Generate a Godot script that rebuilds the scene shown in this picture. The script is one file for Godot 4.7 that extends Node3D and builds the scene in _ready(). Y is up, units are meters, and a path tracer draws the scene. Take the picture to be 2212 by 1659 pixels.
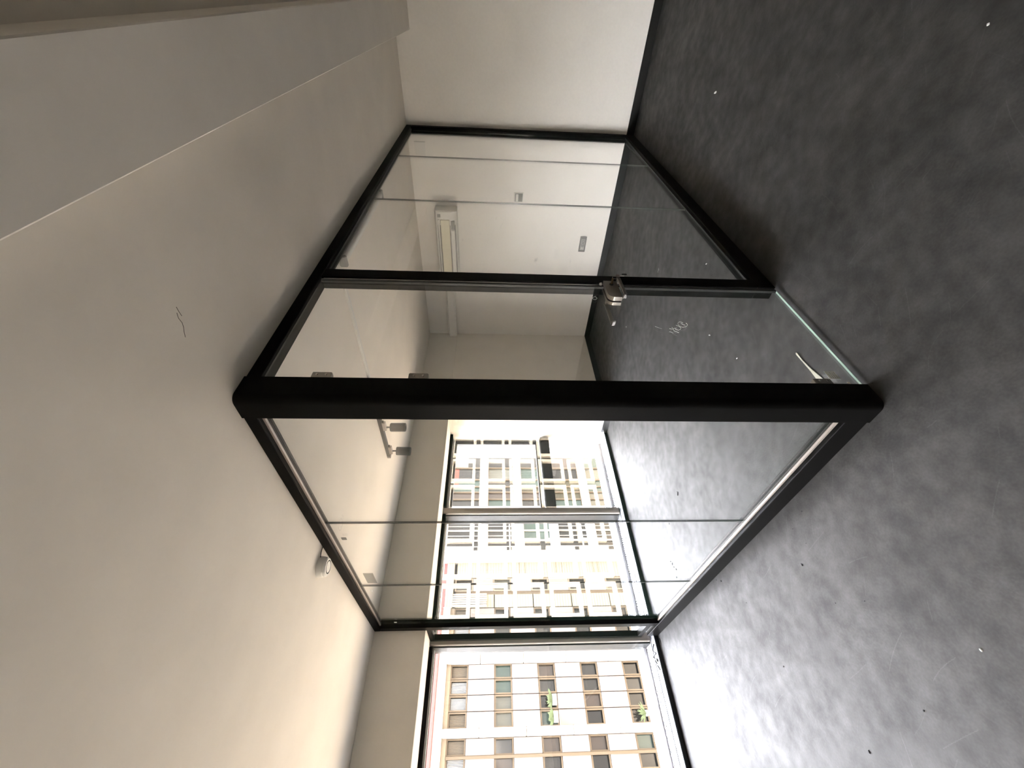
extends Node3D
# A corner of an empty office: a black framed glass partition with a glass door, a ribbon of windows and the street front opposite.
# x runs along the door wing of the partition, -z along the other wing towards the windows, y is up. The corner post stands at the origin.

const H := 2.7          # ceiling height
const WX := 4.40        # right-hand wall
const DC := 2.98        # face of the bulkhead over the windows
const LX := -7.8        # left-hand wall
const BZ := 4.6         # wall behind the camera
const ZF := -33.0       # street front opposite
var M := {}
var mesh_cache := {}
var used := {}
var rng := RandomNumberGenerator.new()

# ---------------------------------------------------------------- helpers
func org(n: Node3D) -> Vector3:
	var o := Vector3.ZERO
	var c: Node = n
	while c != null and c != self:
		o += (c as Node3D).position
		c = c.get_parent()
	return o

func numbered(called: String) -> String:
	if not used.has(called):
		used[called] = 0
		return called
	used[called] += 1
	return "%s_%03d" % [called, used[called]]

func thing(called: String, label: String, category: String, at := Vector3.ZERO, group := "") -> Node3D:
	var o := Node3D.new()
	o.name = numbered(called)
	add_child(o)
	o.position = at
	o.set_meta("label", label)
	o.set_meta("category", category)
	if group != "":
		o.set_meta("group", group)
	return o

func shell(called: String, at := Vector3.ZERO) -> Node3D:
	var o := Node3D.new()
	o.name = called
	add_child(o)
	o.position = at
	o.set_meta("kind", "structure")
	return o

func mi(parent: Node3D, called: String, mesh: Mesh, mat: Material, at: Vector3, basis := Basis(), label := "") -> MeshInstance3D:
	var m := MeshInstance3D.new()
	m.mesh = mesh
	m.material_override = mat
	m.name = called
	parent.add_child(m, true)
	m.transform = Transform3D(basis, at - org(parent))
	if label != "":
		m.set_meta("label", label)
	return m

func tri(st: SurfaceTool, a: Vector3, b: Vector3, c: Vector3, out: Vector3) -> void:
	var n := (b - a).cross(c - a)
	st.set_normal(out.normalized())
	if n.dot(out) > 0.0:
		st.add_vertex(a); st.add_vertex(c); st.add_vertex(b)
	else:
		st.add_vertex(a); st.add_vertex(b); st.add_vertex(c)

func quad(st: SurfaceTool, a: Vector3, b: Vector3, c: Vector3, d: Vector3, out: Vector3) -> void:
	tri(st, a, b, c, out)
	tri(st, a, c, d, out)

func add_box(st: SurfaceTool, a: Vector3, b: Vector3, v := 0.0, t := Transform3D()) -> void:
	var lo := Vector3(minf(a.x, b.x), minf(a.y, b.y), minf(a.z, b.z))
	var hi := Vector3(maxf(a.x, b.x), maxf(a.y, b.y), maxf(a.z, b.z))
	var c := (lo + hi) / 2.0
	var h := (hi - lo) / 2.0
	v = minf(v, 0.49 * minf(h.x, minf(h.y, h.z)) * 2.0)
	var P := func(s: Vector3, k: int) -> Vector3:
		var q := Vector3(s.x * (h.x - v), s.y * (h.y - v), s.z * (h.z - v))
		q[k] = s[k] * h[k]
		return t * (c + q)
	for k in 3:
		var u := (k + 1) % 3
		var w := (k + 2) % 3
		for s in [-1.0, 1.0]:
			var n := Vector3.ZERO
			n[k] = s
			var qs := []
			for uv in [[-1, -1], [1, -1], [1, 1], [-1, 1]]:
				var g := Vector3.ZERO
				g[k] = s; g[u] = uv[0]; g[w] = uv[1]
				qs.append(P.call(g, k))
			quad(st, qs[0], qs[1], qs[2], qs[3], t.basis * n)
			if v > 0.0:
				for s2 in [-1.0, 1.0]:
					var g1 := Vector3.ZERO
					g1[k] = s; g1[u] = s2; g1[w] = -1
					var g2 := g1
					g2[w] = 1
					var n2 := n
					n2[u] = s2
					quad(st, P.call(g1, k), P.call(g2, k), P.call(g2, u), P.call(g1, u), t.basis * n2)
	if v > 0.0:
		for sx in [-1, 1]:
			for sy in [-1, 1]:
				for sz in [-1, 1]:
					var g := Vector3(sx, sy, sz)
					tri(st, P.call(g, 0), P.call(g, 1), P.call(g, 2), t.basis * g)

func begin() -> SurfaceTool:
	var st := SurfaceTool.new()
	st.begin(Mesh.PRIMITIVE_TRIANGLES)
	return st

# a box between two world corners; equal sizes share one mesh
func bx(parent: Node3D, called: String, mat: Material, a: Vector3, b: Vector3, v := 0.0, label := "") -> MeshInstance3D:
	var s := (a - b).abs()
	var key := "%.4f %.4f %.4f %.4f" % [s.x, s.y, s.z, v]
	if not mesh_cache.has(key):
		var st := begin()
		add_box(st, -s / 2.0, s / 2.0, v)
		mesh_cache[key] = st.commit()
	return mi(parent, called, mesh_cache[key], mat, (a + b) / 2.0, Basis(), label)

# profile in the xy plane pushed along z from z0 to z1
func prism(pts: PackedVector2Array, z0: float, z1: float, smooth := false) -> Mesh:
	var st := begin()
	var n := pts.size()
	var area := 0.0
	for i in n:
		area += pts[i].cross(pts[(i + 1) % n])
	var sg := 1.0 if area > 0.0 else -1.0
	var nr := []
	for i in n:
		var d := (pts[(i + 1) % n] - pts[i]).normalized()
		nr.append(Vector2(d.y, -d.x) * sg)
	for i in n:
		var j := (i + 1) % n
		var na: Vector2 = nr[i]
		var nb: Vector2 = nr[i]
		if smooth:
			var p: Vector2 = nr[(i + n - 1) % n]
			var q: Vector2 = nr[j]
			if p.dot(nr[i]) > 0.8: na = (p + nr[i]).normalized()
			if q.dot(nr[i]) > 0.8: nb = (q + nr[i]).normalized()
		var a := Vector3(pts[i].x, pts[i].y, z0)
		var b := Vector3(pts[j].x, pts[j].y, z0)
		var c := Vector3(pts[j].x, pts[j].y, z1)
		var d2 := Vector3(pts[i].x, pts[i].y, z1)
		var A := Vector3(na.x, na.y, 0)
		var B := Vector3(nb.x, nb.y, 0)
		var vs := [[a, A], [b, B], [c, B], [a, A], [c, B], [d2, A]]
		var flip: bool = (b - a).cross(c - a).dot(A) > 0.0
		for t in [0, 3]:
			var order := [0, 2, 1] if flip else [0, 1, 2]
			for o in order:
				st.set_normal(vs[t + o][1])
				st.add_vertex(vs[t + o][0])
	var idx := Geometry2D.triangulate_polygon(pts)
	for zz in [z0, z1]:
		var out := Vector3(0, 0, -1 if (zz == z0) == (z0 < z1) else 1)
		for i in range(0, idx.size(), 3):
			var p := pts[idx[i]]
			var q := pts[idx[i + 1]]
			var r := pts[idx[i + 2]]
			tri(st, Vector3(p.x, p.y, zz), Vector3(q.x, q.y, zz), Vector3(r.x, r.y, zz), out)
	return st.commit()

# profile of (radius, height) spun about y
func lathe(prof: Array, n := 28) -> Mesh:
	var st := begin()
	for i in prof.size() - 1:
		var p: Vector2 = prof[i]
		var q: Vector2 = prof[i + 1]
		var d := (q - p).normalized()
		var nn := Vector2(d.y, -d.x)
		for k in n:
			var t0 := TAU * k / n
			var t1 := TAU * (k + 1) / n
			var f := func(v: Vector2, t: float) -> Vector3: return Vector3(v.x * cos(t), v.y, v.x * sin(t))
			var a: Vector3 = f.call(p, t0)
			var b: Vector3 = f.call(p, t1)
			var c: Vector3 = f.call(q, t1)
			var e: Vector3 = f.call(q, t0)
			var n0: Vector3 = f.call(Vector2(nn.x, 0), t0) + Vector3(0, nn.y, 0)
			var n1: Vector3 = f.call(Vector2(nn.x, 0), t1) + Vector3(0, nn.y, 0)
			for tr in [[[a, n0], [b, n1], [c, n1]], [[a, n0], [c, n1], [e, n0]]]:
				if (tr[1][0] - tr[0][0]).cross(tr[2][0] - tr[0][0]).length() < 1e-12:
					continue
				var fl: bool = (tr[1][0] - tr[0][0]).cross(tr[2][0] - tr[0][0]).dot(n0 + n1) > 0.0
				for o in ([0, 2, 1] if fl else [0, 1, 2]):
					st.set_normal(tr[o][1])
					st.add_vertex(tr[o][0])
	return st.commit()

func add_tube(st: SurfaceTool, pts: Array, r: float, n := 8) -> void:
	var rings := []
	for i in pts.size():
		var a: Vector3 = pts[maxi(i - 1, 0)]
		var b: Vector3 = pts[mini(i + 1, pts.size() - 1)]
		var d := (b - a).normalized()
		var u := d.cross(Vector3.UP if absf(d.y) < 0.9 else Vector3.RIGHT).normalized()
		var w := d.cross(u)
		var ring := []
		for k in n:
			ring.append([pts[i] + (u * cos(TAU * k / n) + w * sin(TAU * k / n)) * r, u * cos(TAU * k / n) + w * sin(TAU * k / n)])
		rings.append(ring)
	for i in pts.size() - 1:
		for k in n:
			var l := (k + 1) % n
			var a = rings[i][k]
			var b = rings[i][l]
			var c = rings[i + 1][l]
			var e = rings[i + 1][k]
			for tr in [[a, b, c], [a, c, e]]:
				var fl: bool = (tr[1][0] - tr[0][0]).cross(tr[2][0] - tr[0][0]).dot(tr[0][1] + tr[1][1] + tr[2][1]) > 0.0
				for o in ([0, 2, 1] if fl else [0, 1, 2]):
					st.set_normal(tr[o][1])
					st.add_vertex(tr[o][0])
	for e in [0, pts.size() - 1]:
		var out: Vector3 = (pts[e] - pts[1 if e == 0 else e - 1]).normalized()
		for k in range(1, n - 1):
			tri(st, rings[e][0][0], rings[e][k][0], rings[e][k + 1][0], out)

func tube(pts: Array, r: float, n := 8) -> Mesh:
	var st := begin()
	add_tube(st, pts, r, n)
	return st.commit()

func smooth_path(pts: Array, per := 6) -> Array:
	var c := Curve3D.new()
	for i in pts.size():
		var a: Vector3 = pts[maxi(i - 1, 0)]
		var b: Vector3 = pts[mini(i + 1, pts.size() - 1)]
		c.add_point(pts[i], -(b - a) / 6.0, (b - a) / 6.0)
	var out := []
	for i in (pts.size() - 1) * per + 1:
		var t := float(i) / per
		var k := mini(int(t), pts.size() - 2)
		out.append(c.sample(k, t - k))
	return out

# ---------------------------------------------------------------- materials
func mat(called: String, c: Color, rough := 0.6, metal := 0.0, spec := 0.5) -> StandardMaterial3D:
	var m := StandardMaterial3D.new()
	m.resource_name = called
	m.albedo_color = c
	m.roughness = rough
	m.metallic = metal
	m.metallic_specular = spec
	M[called] = m
	return m

func noise(freq: float, sd: int, oct := 4, type := FastNoiseLite.TYPE_SIMPLEX_SMOOTH) -> FastNoiseLite:
	var f := FastNoiseLite.new()
	f.seed = sd
	f.frequency = freq
	f.noise_type = type
	f.fractal_octaves = oct
	return f

func ntex(f: FastNoiseLite, size: int, lo: Color, hi: Color, normal := 0.0) -> NoiseTexture2D:
	var t := NoiseTexture2D.new()
	t.noise = f
	t.width = size
	t.height = size
	t.seamless = true
	if normal > 0.0:
		t.as_normal_map = true
		t.bump_strength = normal
	else:
		var g := Gradient.new()
		g.set_color(0, lo)
		g.set_color(1, hi)
		t.color_ramp = g
	return t

func floor_textures() -> Array:
	var s := 1024
	var big := noise(0.0045, 3, 4).get_seamless_image(s, s)
	var mid := noise(0.02, 9, 5).get_seamless_image(s, s)
	var fine := noise(0.16, 21, 3).get_seamless_image(s, s)
	var al := Image.create(s, s, false, Image.FORMAT_RGB8)
	var ro := Image.create(s, s, false, Image.FORMAT_RGB8)
	var he := Image.create(s, s, false, Image.FORMAT_RGB8)
	var db := big.get_data()
	var dm := mid.get_data()
	var df := fine.get_data()
	var A := PackedByteArray(); A.resize(s * s * 3)
	var R := PackedByteArray(); R.resize(s * s * 3)
	var E := PackedByteArray(); E.resize(s * s * 3)
	for i in s * s:
		var b := (db[i] - 128) / 128.0
		var m := (dm[i] - 128) / 128.0
		var f := (df[i] - 128) / 128.0
		var v := clampf(0.255 + 0.035 * b + 0.04 * m + 0.02 * f, 0.1, 0.9)
		A[i * 3] = int(v * 255.0); A[i * 3 + 1] = int(v * 0.992 * 255.0); A[i * 3 + 2] = int(v * 0.97 * 255.0)
		var r := int(clampf(0.58 - 0.05 * m - 0.04 * b + 0.04 * f, 0.1, 0.9) * 255.0)
		R[i * 3] = r; R[i * 3 + 1] = r; R[i * 3 + 2] = r
		var e := int(clampf(0.5 + 0.33 * m + 0.12 * f, 0.0, 1.0) * 255.0)
		E[i * 3] = e; E[i * 3 + 1] = e; E[i * 3 + 2] = e
	al.set_data(s, s, false, Image.FORMAT_RGB8, A)
	ro.set_data(s, s, false, Image.FORMAT_RGB8, R)
	he.set_data(s, s, false, Image.FORMAT_RGB8, E)
	# pale scratches trowelled into the concrete
	rng.seed = 77
	for k in 150:
		var p := Vector2(rng.randf() * s, rng.randf() * s)
		var ang := rng.randfn(0.9, 0.5)
		var bend := rng.randfn(0.0, 0.006)
		var up := rng.randf_range(0.012, 0.06)
		for j in rng.randi_range(14, 90):
			var x := posmod(int(p.x), s)
			var y := posmod(int(p.y), s)
			var c := al.get_pixel(x, y)
			al.set_pixel(x, y, Color(c.r + up, c.g + up, c.b + up))
			p += Vector2(cos(ang), sin(ang))
			ang += bend
	return [ImageTexture.create_from_image(al), ImageTexture.create_from_image(ro), ImageTexture.create_from_image(he)]

# plaster with the scuffs that the wall beside the air conditioner shows: (z, y, half width, half height, tilt, strength)
func wall_texture(z0: float, z1: float) -> ImageTexture:
	var w := 2048
	var h := 768
	var im := Image.create(w, h, false, Image.FORMAT_RGB8)
	var n := noise(0.006, 5, 4).get_image(w, h)
	var f := noise(0.09, 6, 3).get_image(w, h)
	var dn := n.get_data()
	var df := f.get_data()
	var A := PackedByteArray(); A.resize(w * h * 3)
	for i in w * h:
		var v := 0.905 + 0.012 * (dn[i] - 128) / 128.0 + 0.008 * (df[i] - 128) / 128.0
		A[i * 3] = int(v * 255.0); A[i * 3 + 1] = int(v * 0.985 * 255.0); A[i * 3 + 2] = int(v * 0.955 * 255.0)
	im.set_data(w, h, false, Image.FORMAT_RGB8, A)
	rng.seed = 5
	for s in [[-1.02, 1.63, 0.03, 0.008, 0.3, 0.10], [-1.12, 1.56, 0.07, 0.012, 0.5, 0.05], [-1.34, 2.10, 0.02, 0.015, 0.0, 0.10], [-1.61, 1.04, 0.05, 0.03, 0.6, 0.16],
			[-0.86, 0.486, 0.02, 0.006, 0.0, 0.16], [-1.29, 0.223, 0.012, 0.012, 0.0, 0.10], [-1.62, 0.53, 0.05, 0.012, 0.0, 0.07], [-2.08, 1.55, 0.05, 0.09, 0.0, 0.035],
			[-0.13, 2.40, 0.02, 0.02, 0.0, 0.06], [-1.5, 0.75, 0.12, 0.05, 0.2, 0.03], [-1.75, 0.62, 0.10, 0.10, 0.3, 0.025], [-1.25, 1.85, 0.02, 0.02, 0.0, 0.04]]:
		var cx: float = (z1 - s[0]) / (z1 - z0) * w
		var cy: float = (H - s[1]) / H * h
		var ra: float = s[2] / (z1 - z0) * w
		var rb: float = s[3] / H * h
		for y in range(maxi(0, int(cy - ra - rb)), mini(h, int(cy + ra + rb) + 1)):
			for x in range(maxi(0, int(cx - ra - rb)), mini(w, int(cx + ra + rb) + 1)):
				var q := Vector2(x - cx, y - cy).rotated(s[4])
				var d := Vector2(q.x / ra, q.y / maxf(rb, 1.0)).length()
				if d < 1.0:
					var k: float = s[5] * (1.0 - d) * (0.4 + 0.9 * (df[y * w + x] / 255.0))
					var c := im.get_pixel(x, y)
					im.set_pixel(x, y, Color(c.r - k, c.g - k, c.b - k * 0.9))
	return ImageTexture.create_from_image(im)

func materials() -> void:
	var plaster := mat("plaster", Color(0.91, 0.885, 0.84), 0.85, 0.0, 0.3)
	plaster.albedo_texture = ntex(noise(0.012, 8, 5), 512, Color(0.97, 0.97, 0.97), Color(1, 1, 1))
	plaster.uv1_triplanar = true
	plaster.uv1_world_triplanar = true
	plaster.uv1_scale = Vector3(0.4, 0.4, 0.4)
	var rw := mat("right wall plaster", Color(1, 1, 1), 0.85, 0.0, 0.3)
	rw.albedo_texture = wall_texture(-DC, BZ)
	var ft := floor_textures()
	var fl := mat("polished concrete", Color(1, 1, 1), 1.0, 0.0, 0.29)
	fl.albedo_texture = ft[0]
	fl.roughness_texture = ft[1]
	fl.heightmap_enabled = true
	fl.heightmap_texture = ft[2]
	fl.heightmap_scale = 0.16
	fl.uv1_triplanar = true
	fl.uv1_world_triplanar = true
	fl.uv1_scale = Vector3(0.42, 0.42, 0.42)
	mat("black aluminium", Color(0.055, 0.053, 0.05), 0.42, 0.0, 0.14)
	mat("black rubber", Color(0.04, 0.04, 0.04), 0.6)
	mat("black skirting", Color(0.06, 0.06, 0.06), 0.45)
	mat("bronze aluminium", Color(0.60, 0.565, 0.535), 0.4, 0.2)
	mat("white aluminium", Color(0.83, 0.83, 0.84), 0.4)
	mat("grey ledge", Color(0.50, 0.51, 0.54), 0.4, 0.2)
	mat("dark sill", Color(0.20, 0.23, 0.23), 0.5)
	mat("steel", Color(0.62, 0.60, 0.57), 0.28, 1.0)
	mat("polished steel", Color(0.78, 0.77, 0.75), 0.12, 1.0)
	mat("brass", Color(0.55, 0.47, 0.36), 0.3, 1.0)
	mat("white plastic", Color(0.86, 0.855, 0.83), 0.4)
	mat("cream plastic", Color(0.88, 0.86, 0.77), 0.4)
	mat("grey plastic", Color(0.55, 0.55, 0.53), 0.45)
	mat("mid grey plastic", Color(0.42, 0.42, 0.40), 0.45)
	mat("dark plastic", Color(0.16, 0.165, 0.17), 0.4)
	mat("black paint", Color(0.05, 0.05, 0.05), 0.35)
	mat("charcoal paint", Color(0.16, 0.16, 0.155), 0.5)
	mat("display", Color(0.36, 0.38, 0.34), 0.2)
	mat("paper", Color(0.88, 0.89, 0.87), 0.8)
	mat("print grey", Color(0.55, 0.56, 0.56), 0.8)
	mat("off_white", Color(0.80, 0.80, 0.72), 0.35)
	mat("chalk", Color(0.93, 0.94, 0.92), 0.8)
	mat("silicone", Color(0.30, 0.31, 0.30), 0.25)
	mat("crack", Color(0.30, 0.27, 0.22), 0.9)
	var gl := mat("clear glass", Color(0.30, 0.42, 0.36, 0.03), 0.0)
	gl.transparency = BaseMaterial3D.TRANSPARENCY_ALPHA
	var wg := mat("window glass", Color(0.35, 0.40, 0.38, 0.03), 0.0)
	wg.transparency = BaseMaterial3D.TRANSPARENCY_ALPHA
	var ge := mat("glass edge", Color(0.66, 0.76, 0.70), 0.15)
	# street
	mat("white render", Color(0.66, 0.65, 0.63), 0.8)
	mat("white panel", Color(0.47, 0.44, 0.43), 0.6)
	mat("beige trim", Color(0.45, 0.41, 0.355), 0.7)
	mat("olive frame", Color(0.33, 0.285, 0.225), 0.6)
	mat("red fascia", Color(0.50, 0.27, 0.27), 0.7)
	var cl := mat("cream cladding", Color(0.52, 0.50, 0.44), 0.7)
	var lap := Image.create(4, 64, false, Image.FORMAT_RGB8)
	for y in 64:
		for x in 4:
			var k := 0.80 if y % 16 < 3 else 1.0
			lap.set_pixel(x, y, Color(k, k, k))
	cl.albedo_texture = ImageTexture.create_from_image(lap)
	cl.uv1_triplanar = true
	cl.uv1_world_triplanar = true
	cl.uv1_scale = Vector3(1.2, 1.2, 1.2)
	mat("cream frame", Color(0.97, 0.94, 0.87), 0.7)
	mat("dark wall", Color(0.18, 0.175, 0.175), 0.7)
	mat("street wall", Color(0.55, 0.54, 0.52), 0.8)
	mat("road", Color(0.72, 0.655, 0.56), 0.9)
	mat("blind", Color(0.42, 0.385, 0.335), 0.7)
	mat("bright blind", Color(0.58, 0.59, 0.60), 0.6)
	mat("dark pane", Color(0.10, 0.097, 0.093), 0.08)
	mat("grey pane", Color(0.16, 0.16, 0.155), 0.08)
	mat("teal pane", Color(0.23, 0.29, 0.275), 0.08)
	mat("pale pane", Color(0.34, 0.345, 0.32), 0.1)
	mat("tan pane", Color(0.25, 0.22, 0.20), 0.1)
	mat("red pane", Color(0.52, 0.26, 0.22), 0.2)
	mat("olive pane", Color(0.23, 0.22, 0.16), 0.1)
	var leaf := mat("leaf", Color(0.25, 0.30, 0.17), 0.6)
	leaf.cull_mode = BaseMaterial3D.CULL_DISABLED
	mat("white pot", Color(0.50, 0.51, 0.51), 0.5)

# ---------------------------------------------------------------- the room
func room() -> void:
	var f := shell("floor")
	bx(f, "slab", M["polished concrete"], Vector3(LX - 0.2, -0.3, -3.30), Vector3(WX + 0.2, 0, BZ + 0.2))
	var c := shell("ceiling", Vector3(0, H, 0))
	bx(c, "slab", M["plaster"], Vector3(LX - 0.2, H, -3.95), Vector3(WX + 0.2, H + 0.3, BZ + 0.2))
	bx(c, "beam", M["plaster"], Vector3(LX, 2.554, 0.888), Vector3(WX, H + 0.01, 1.15), 0.004)
	var cr := begin()
	for s in [[[-0.036, 0.462], [-0.037, 0.446], [-0.036, 0.427]], [[-0.047, 0.447], [-0.053, 0.430], [-0.050, 0.410], [-0.055, 0.395], [-0.065, 0.380], [-0.071, 0.366]]]:
		var pts := []
		for q in s:
			pts.append(Vector3(q[0], H, q[1]))
		add_tube(cr, pts, 0.0009, 6)
	mi(c, "hairline_crack", cr.commit(), M["crack"], Vector3.ZERO, Basis(), "thin dark hairline crack in the ceiling paint")
	# right-hand wall, its plaster laid out over (z, y)
	var w := shell("wall_right", Vector3(WX, 0, 0))
	bx(w, "masonry", M["plaster"], Vector3(WX + 0.004, 0, -3.95), Vector3(WX + 0.2, H, BZ + 0.2))
	var st := begin()
	st.set_normal(Vector3(-1, 0, 0))
	for q in [[-DC, 0], [BZ, H], [BZ, 0], [-DC, 0], [-DC, H], [BZ, H]]:
		st.set_normal(Vector3(-1, 0, 0))
		st.set_uv(Vector2((BZ - q[0]) / (BZ + DC), (H - q[1]) / H))
		st.add_vertex(Vector3(0, q[1], q[0]))
	mi(w, "plaster_face", st.commit(), M["right wall plaster"], Vector3(WX, 0, 0))
	bx(shell("baseboard_right", Vector3(WX, 0, 0)), "board", M["black skirting"], Vector3(WX - 0.012, 0, -DC), Vector3(WX, 0.088, BZ), 0.003)
	bx(shell("wall_back", Vector3(0, 0, BZ)), "masonry", M["plaster"], Vector3(LX, 0, BZ), Vector3(WX, H, BZ + 0.2))
	bx(shell("baseboard_back", Vector3(0, 0, BZ)), "board", M["black skirting"], Vector3(LX, 0, BZ - 0.012), Vector3(WX - 0.012, 0.088, BZ), 0.003)
	bx(shell("wall_left", Vector3(LX, 0, 0)), "masonry", M["plaster"], Vector3(LX - 0.2, 0, -3.95), Vector3(LX, H, BZ + 0.2))
	bx(shell("baseboard_left", Vector3(LX, 0, 0)), "board", M["black skirting"], Vector3(LX, 0, -3.30), Vector3(LX + 0.012, 0.088, BZ - 0.012), 0.003)
	# window wall: bulkhead above, a closed stretch at the far right
	var fr := shell("wall_front", Vector3(0, 0, -DC))
	bx(fr, "bulkhead", M["plaster"], Vector3(LX, 2.243, -3.36), Vector3(WX, H, -DC), 0.003)
	bx(fr, "lintel", M["plaster"], Vector3(LX, 2.243, -3.95), Vector3(WX, H, -3.36))
	bx(fr, "pier", M["plaster"], Vector3(2.56, 0, -3.95), Vector3(WX, 2.2405, -DC), 0.002)
	var bf := shell("baseboard_front", Vector3(2.56, 0, -DC))
	bx(bf, "board", M["black skirting"], Vector3(2.548, 0, -DC), Vector3(WX - 0.012, 0.088, -DC + 0.012), 0.003)
	bx(bf, "return_board", M["black skirting"], Vector3(2.548, 0, -3.30), Vector3(2.56, 0.088, -DC), 0.003)

	# the rest of our own building, storeys above and below and the floor beyond the right-hand wall: unseen, made tall and long to keep sky light off the fronts opposite
	var ob := shell("wall_outside", Vector3(10, -15, -3.95))
	bx(ob, "sky_blocking_storeys", M["street wall"], Vector3(-90, H + 0.31, -3.95), Vector3(90, 60, 9))
	bx(ob, "lower_storeys", M["street wall"], Vector3(-90, -15, -3.94), Vector3(90, -3.01, 9))
	bx(ob, "next_unit", M["street wall"], Vector3(WX + 0.21, -3.0, -3.95), Vector3(90, H + 0.30, 9))
	bx(ob, "next_unit", M["street wall"], Vector3(-90, -3.0, -3.95), Vector3(LX - 0.21, H + 0.30, 9))

func windows() -> void:
	var edges := [2.56, 1.375, -0.02, -1.39, -2.76, -4.13, -5.50, -6.87, LX]
	var mull := 0.05
	for k in edges.size() - 1:
		var x1: float = edges[k]
		var x0: float = edges[k + 1]
		var w := shell("window_%d" % (k + 1), Vector3((x0 + x1) / 2.0, 0, -3.5))
		var a := x0 + (mull if k < edges.size() - 2 else 0.0)
		var b := x1 - (mull if k > 0 else 0.0)
		if k < edges.size() - 2:   # the mullion on the left of this light, with its gaskets
			bx(w, "mullion", M["bronze aluminium"], Vector3(x0 - 0.038, 0.05, -3.66), Vector3(x0 + 0.038, 2.243, -3.39), 0.006)
			bx(w, "gasket", M["black rubber"], Vector3(x0 + 0.038, 0.05, -3.64), Vector3(x0 + 0.052, 2.243, -3.43))
			bx(w, "gasket", M["black rubber"], Vector3(x0 - 0.052, 0.05, -3.64), Vector3(x0 - 0.038, 2.243, -3.43))
		bx(w, "head_frame", M["black aluminium"], Vector3(a, 2.205, -3.66), Vector3(b, 2.243, -3.38), 0.002)
		bx(w, "head_reflection", M["white aluminium"], Vector3(a, 2.200, -3.52), Vector3(b, 2.207, -3.50))  # white strip stands in for the reflection along the head frame groove
		bx(w, "bottom_frame", M["white aluminium"], Vector3(a, 0.045, -3.66), Vector3(b, 0.075, -3.595), 0.003)
		if k == 0:   # one light has an opening sash over a fixed one
			bx(w, "transom", M["black aluminium"], Vector3(a, 0.83, -3.66), Vector3(b, 0.955, -3.44), 0.004)
			var s := mi(w, "sash", frame_mesh(b - a - 0.02, 1.24, 0.05, 0.05), M["charcoal paint"], Vector3((a + b) / 2.0, 0.965 + 0.62, -3.55))
			bx(s, "pane", M["window glass"], Vector3(a + 0.06, 1.015, -3.556), Vector3(b - 0.06, 2.155, -3.55))
			mi(s, "bead", frame_mesh(b - a - 0.11, 1.15, 0.012, 0.012), M["white aluminium"], Vector3((a + b) / 2.0, 0.965 + 0.62, -3.54))
			bx(w, "pane", M["window glass"], Vector3(a, 0.075, -3.63), Vector3(b, 0.83, -3.624))
		else:
			bx(w, "pane", M["window glass"], Vector3(a, 0.075, -3.63), Vector3(b, 2.205, -3.624))
	# sill with its heating grille, and the ledge outside
	var t := shell("trim_1", Vector3(0, 0, -3.4))
	bx(t, "curb", M["black skirting"], Vector3(LX, -0.3, -3.40), Vector3(2.548, 0.036, -3.30), 0.002)
	bx(t, "ledge", M["grey ledge"], Vector3(LX, 0.036, -3.405), Vector3(2.548, 0.044, -3.296), 0.002)
	bx(t, "duct", M["black rubber"], Vector3(LX, -0.3, -3.66), Vector3(2.548, 0.02, -3.40))
	bx(t, "outer_wall", M["white render"], Vector3(LX - 0.2, -3.0, -3.95), Vector3(WX + 0.2, 0.02, -3.66))
	bx(t, "outer_sill", M["dark sill"], Vector3(LX, 0.02, -3.90), Vector3(2.548, 0.045, -3.66), 0.003)
	bx(t, "drip_edge", M["white aluminium"], Vector3(LX, 0.0, -3.93), Vector3(2.548, 0.052, -3.90), 0.003)
	bx(t, "grille_bearer", M["white aluminium"], Vector3(LX, 0.030, -3.438), Vector3(2.548, 0.044, -3.428))
	bx(t, "grille_bearer", M["white aluminium"], Vector3(LX, 0.030, -3.600), Vector3(2.548, 0.044, -3.588))
	# slotted grilles between the partition and the pier
	for sp in [[0.06, 0.44], [0.56, 1.30], [1.45, 1.73], [1.90, 2.20]]:
		var g := begin()
		var x: float = sp[0]
		while x < sp[1]:
			add_box(g, Vector3(-0.0055, 0.036, -0.077), Vector3(0.0055, 0.044, 0.077), 0.0, Transform3D(Basis(Vector3.UP, -0.42), Vector3(x, 0, -3.513)))
			x += 0.0245
		mi(t, "slotted_grille", g.commit(), M["grey ledge"], Vector3.ZERO)
	for sp in [[-0.02, 0.06], [0.44, 0.498], [0.506, 0.56], [1.30, 1.36], [1.73, 1.90]]:
		bx(t, "grille_end", M["grey ledge"], Vector3(sp[0], 0.034, -3.588), Vector3(sp[1], 0.044, -3.438), 0.001)
	bx(t, "cover_plate", M["mid grey plastic"], Vector3(2.20, 0.034, -3.588), Vector3(2.548, 0.044, -3.438), 0.001)
	# punched grilles on the near side
	for k in 7:
		var g := begin()
		var x0 := -0.08 - 1.3 * k
		var x1 := maxf(x0 - 1.295, LX)
		for r in 5:
			var z := -3.442 - 0.0355 * r
			add_box(g, Vector3(x1, 0.036, z - 0.0065), Vector3(x0, 0.044, z + 0.0065))
		var x := x0
		while x > x1:
			add_box(g, Vector3(-0.007, 0.036, -0.073), Vector3(0.007, 0.044, 0.073), 0.0, Transform3D(Basis(Vector3.UP, 0.0), Vector3(x, 0, -3.513)))
			x -= 0.029
		mi(t, "punched_grille", g.commit(), M["white aluminium"], Vector3.ZERO)

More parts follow.
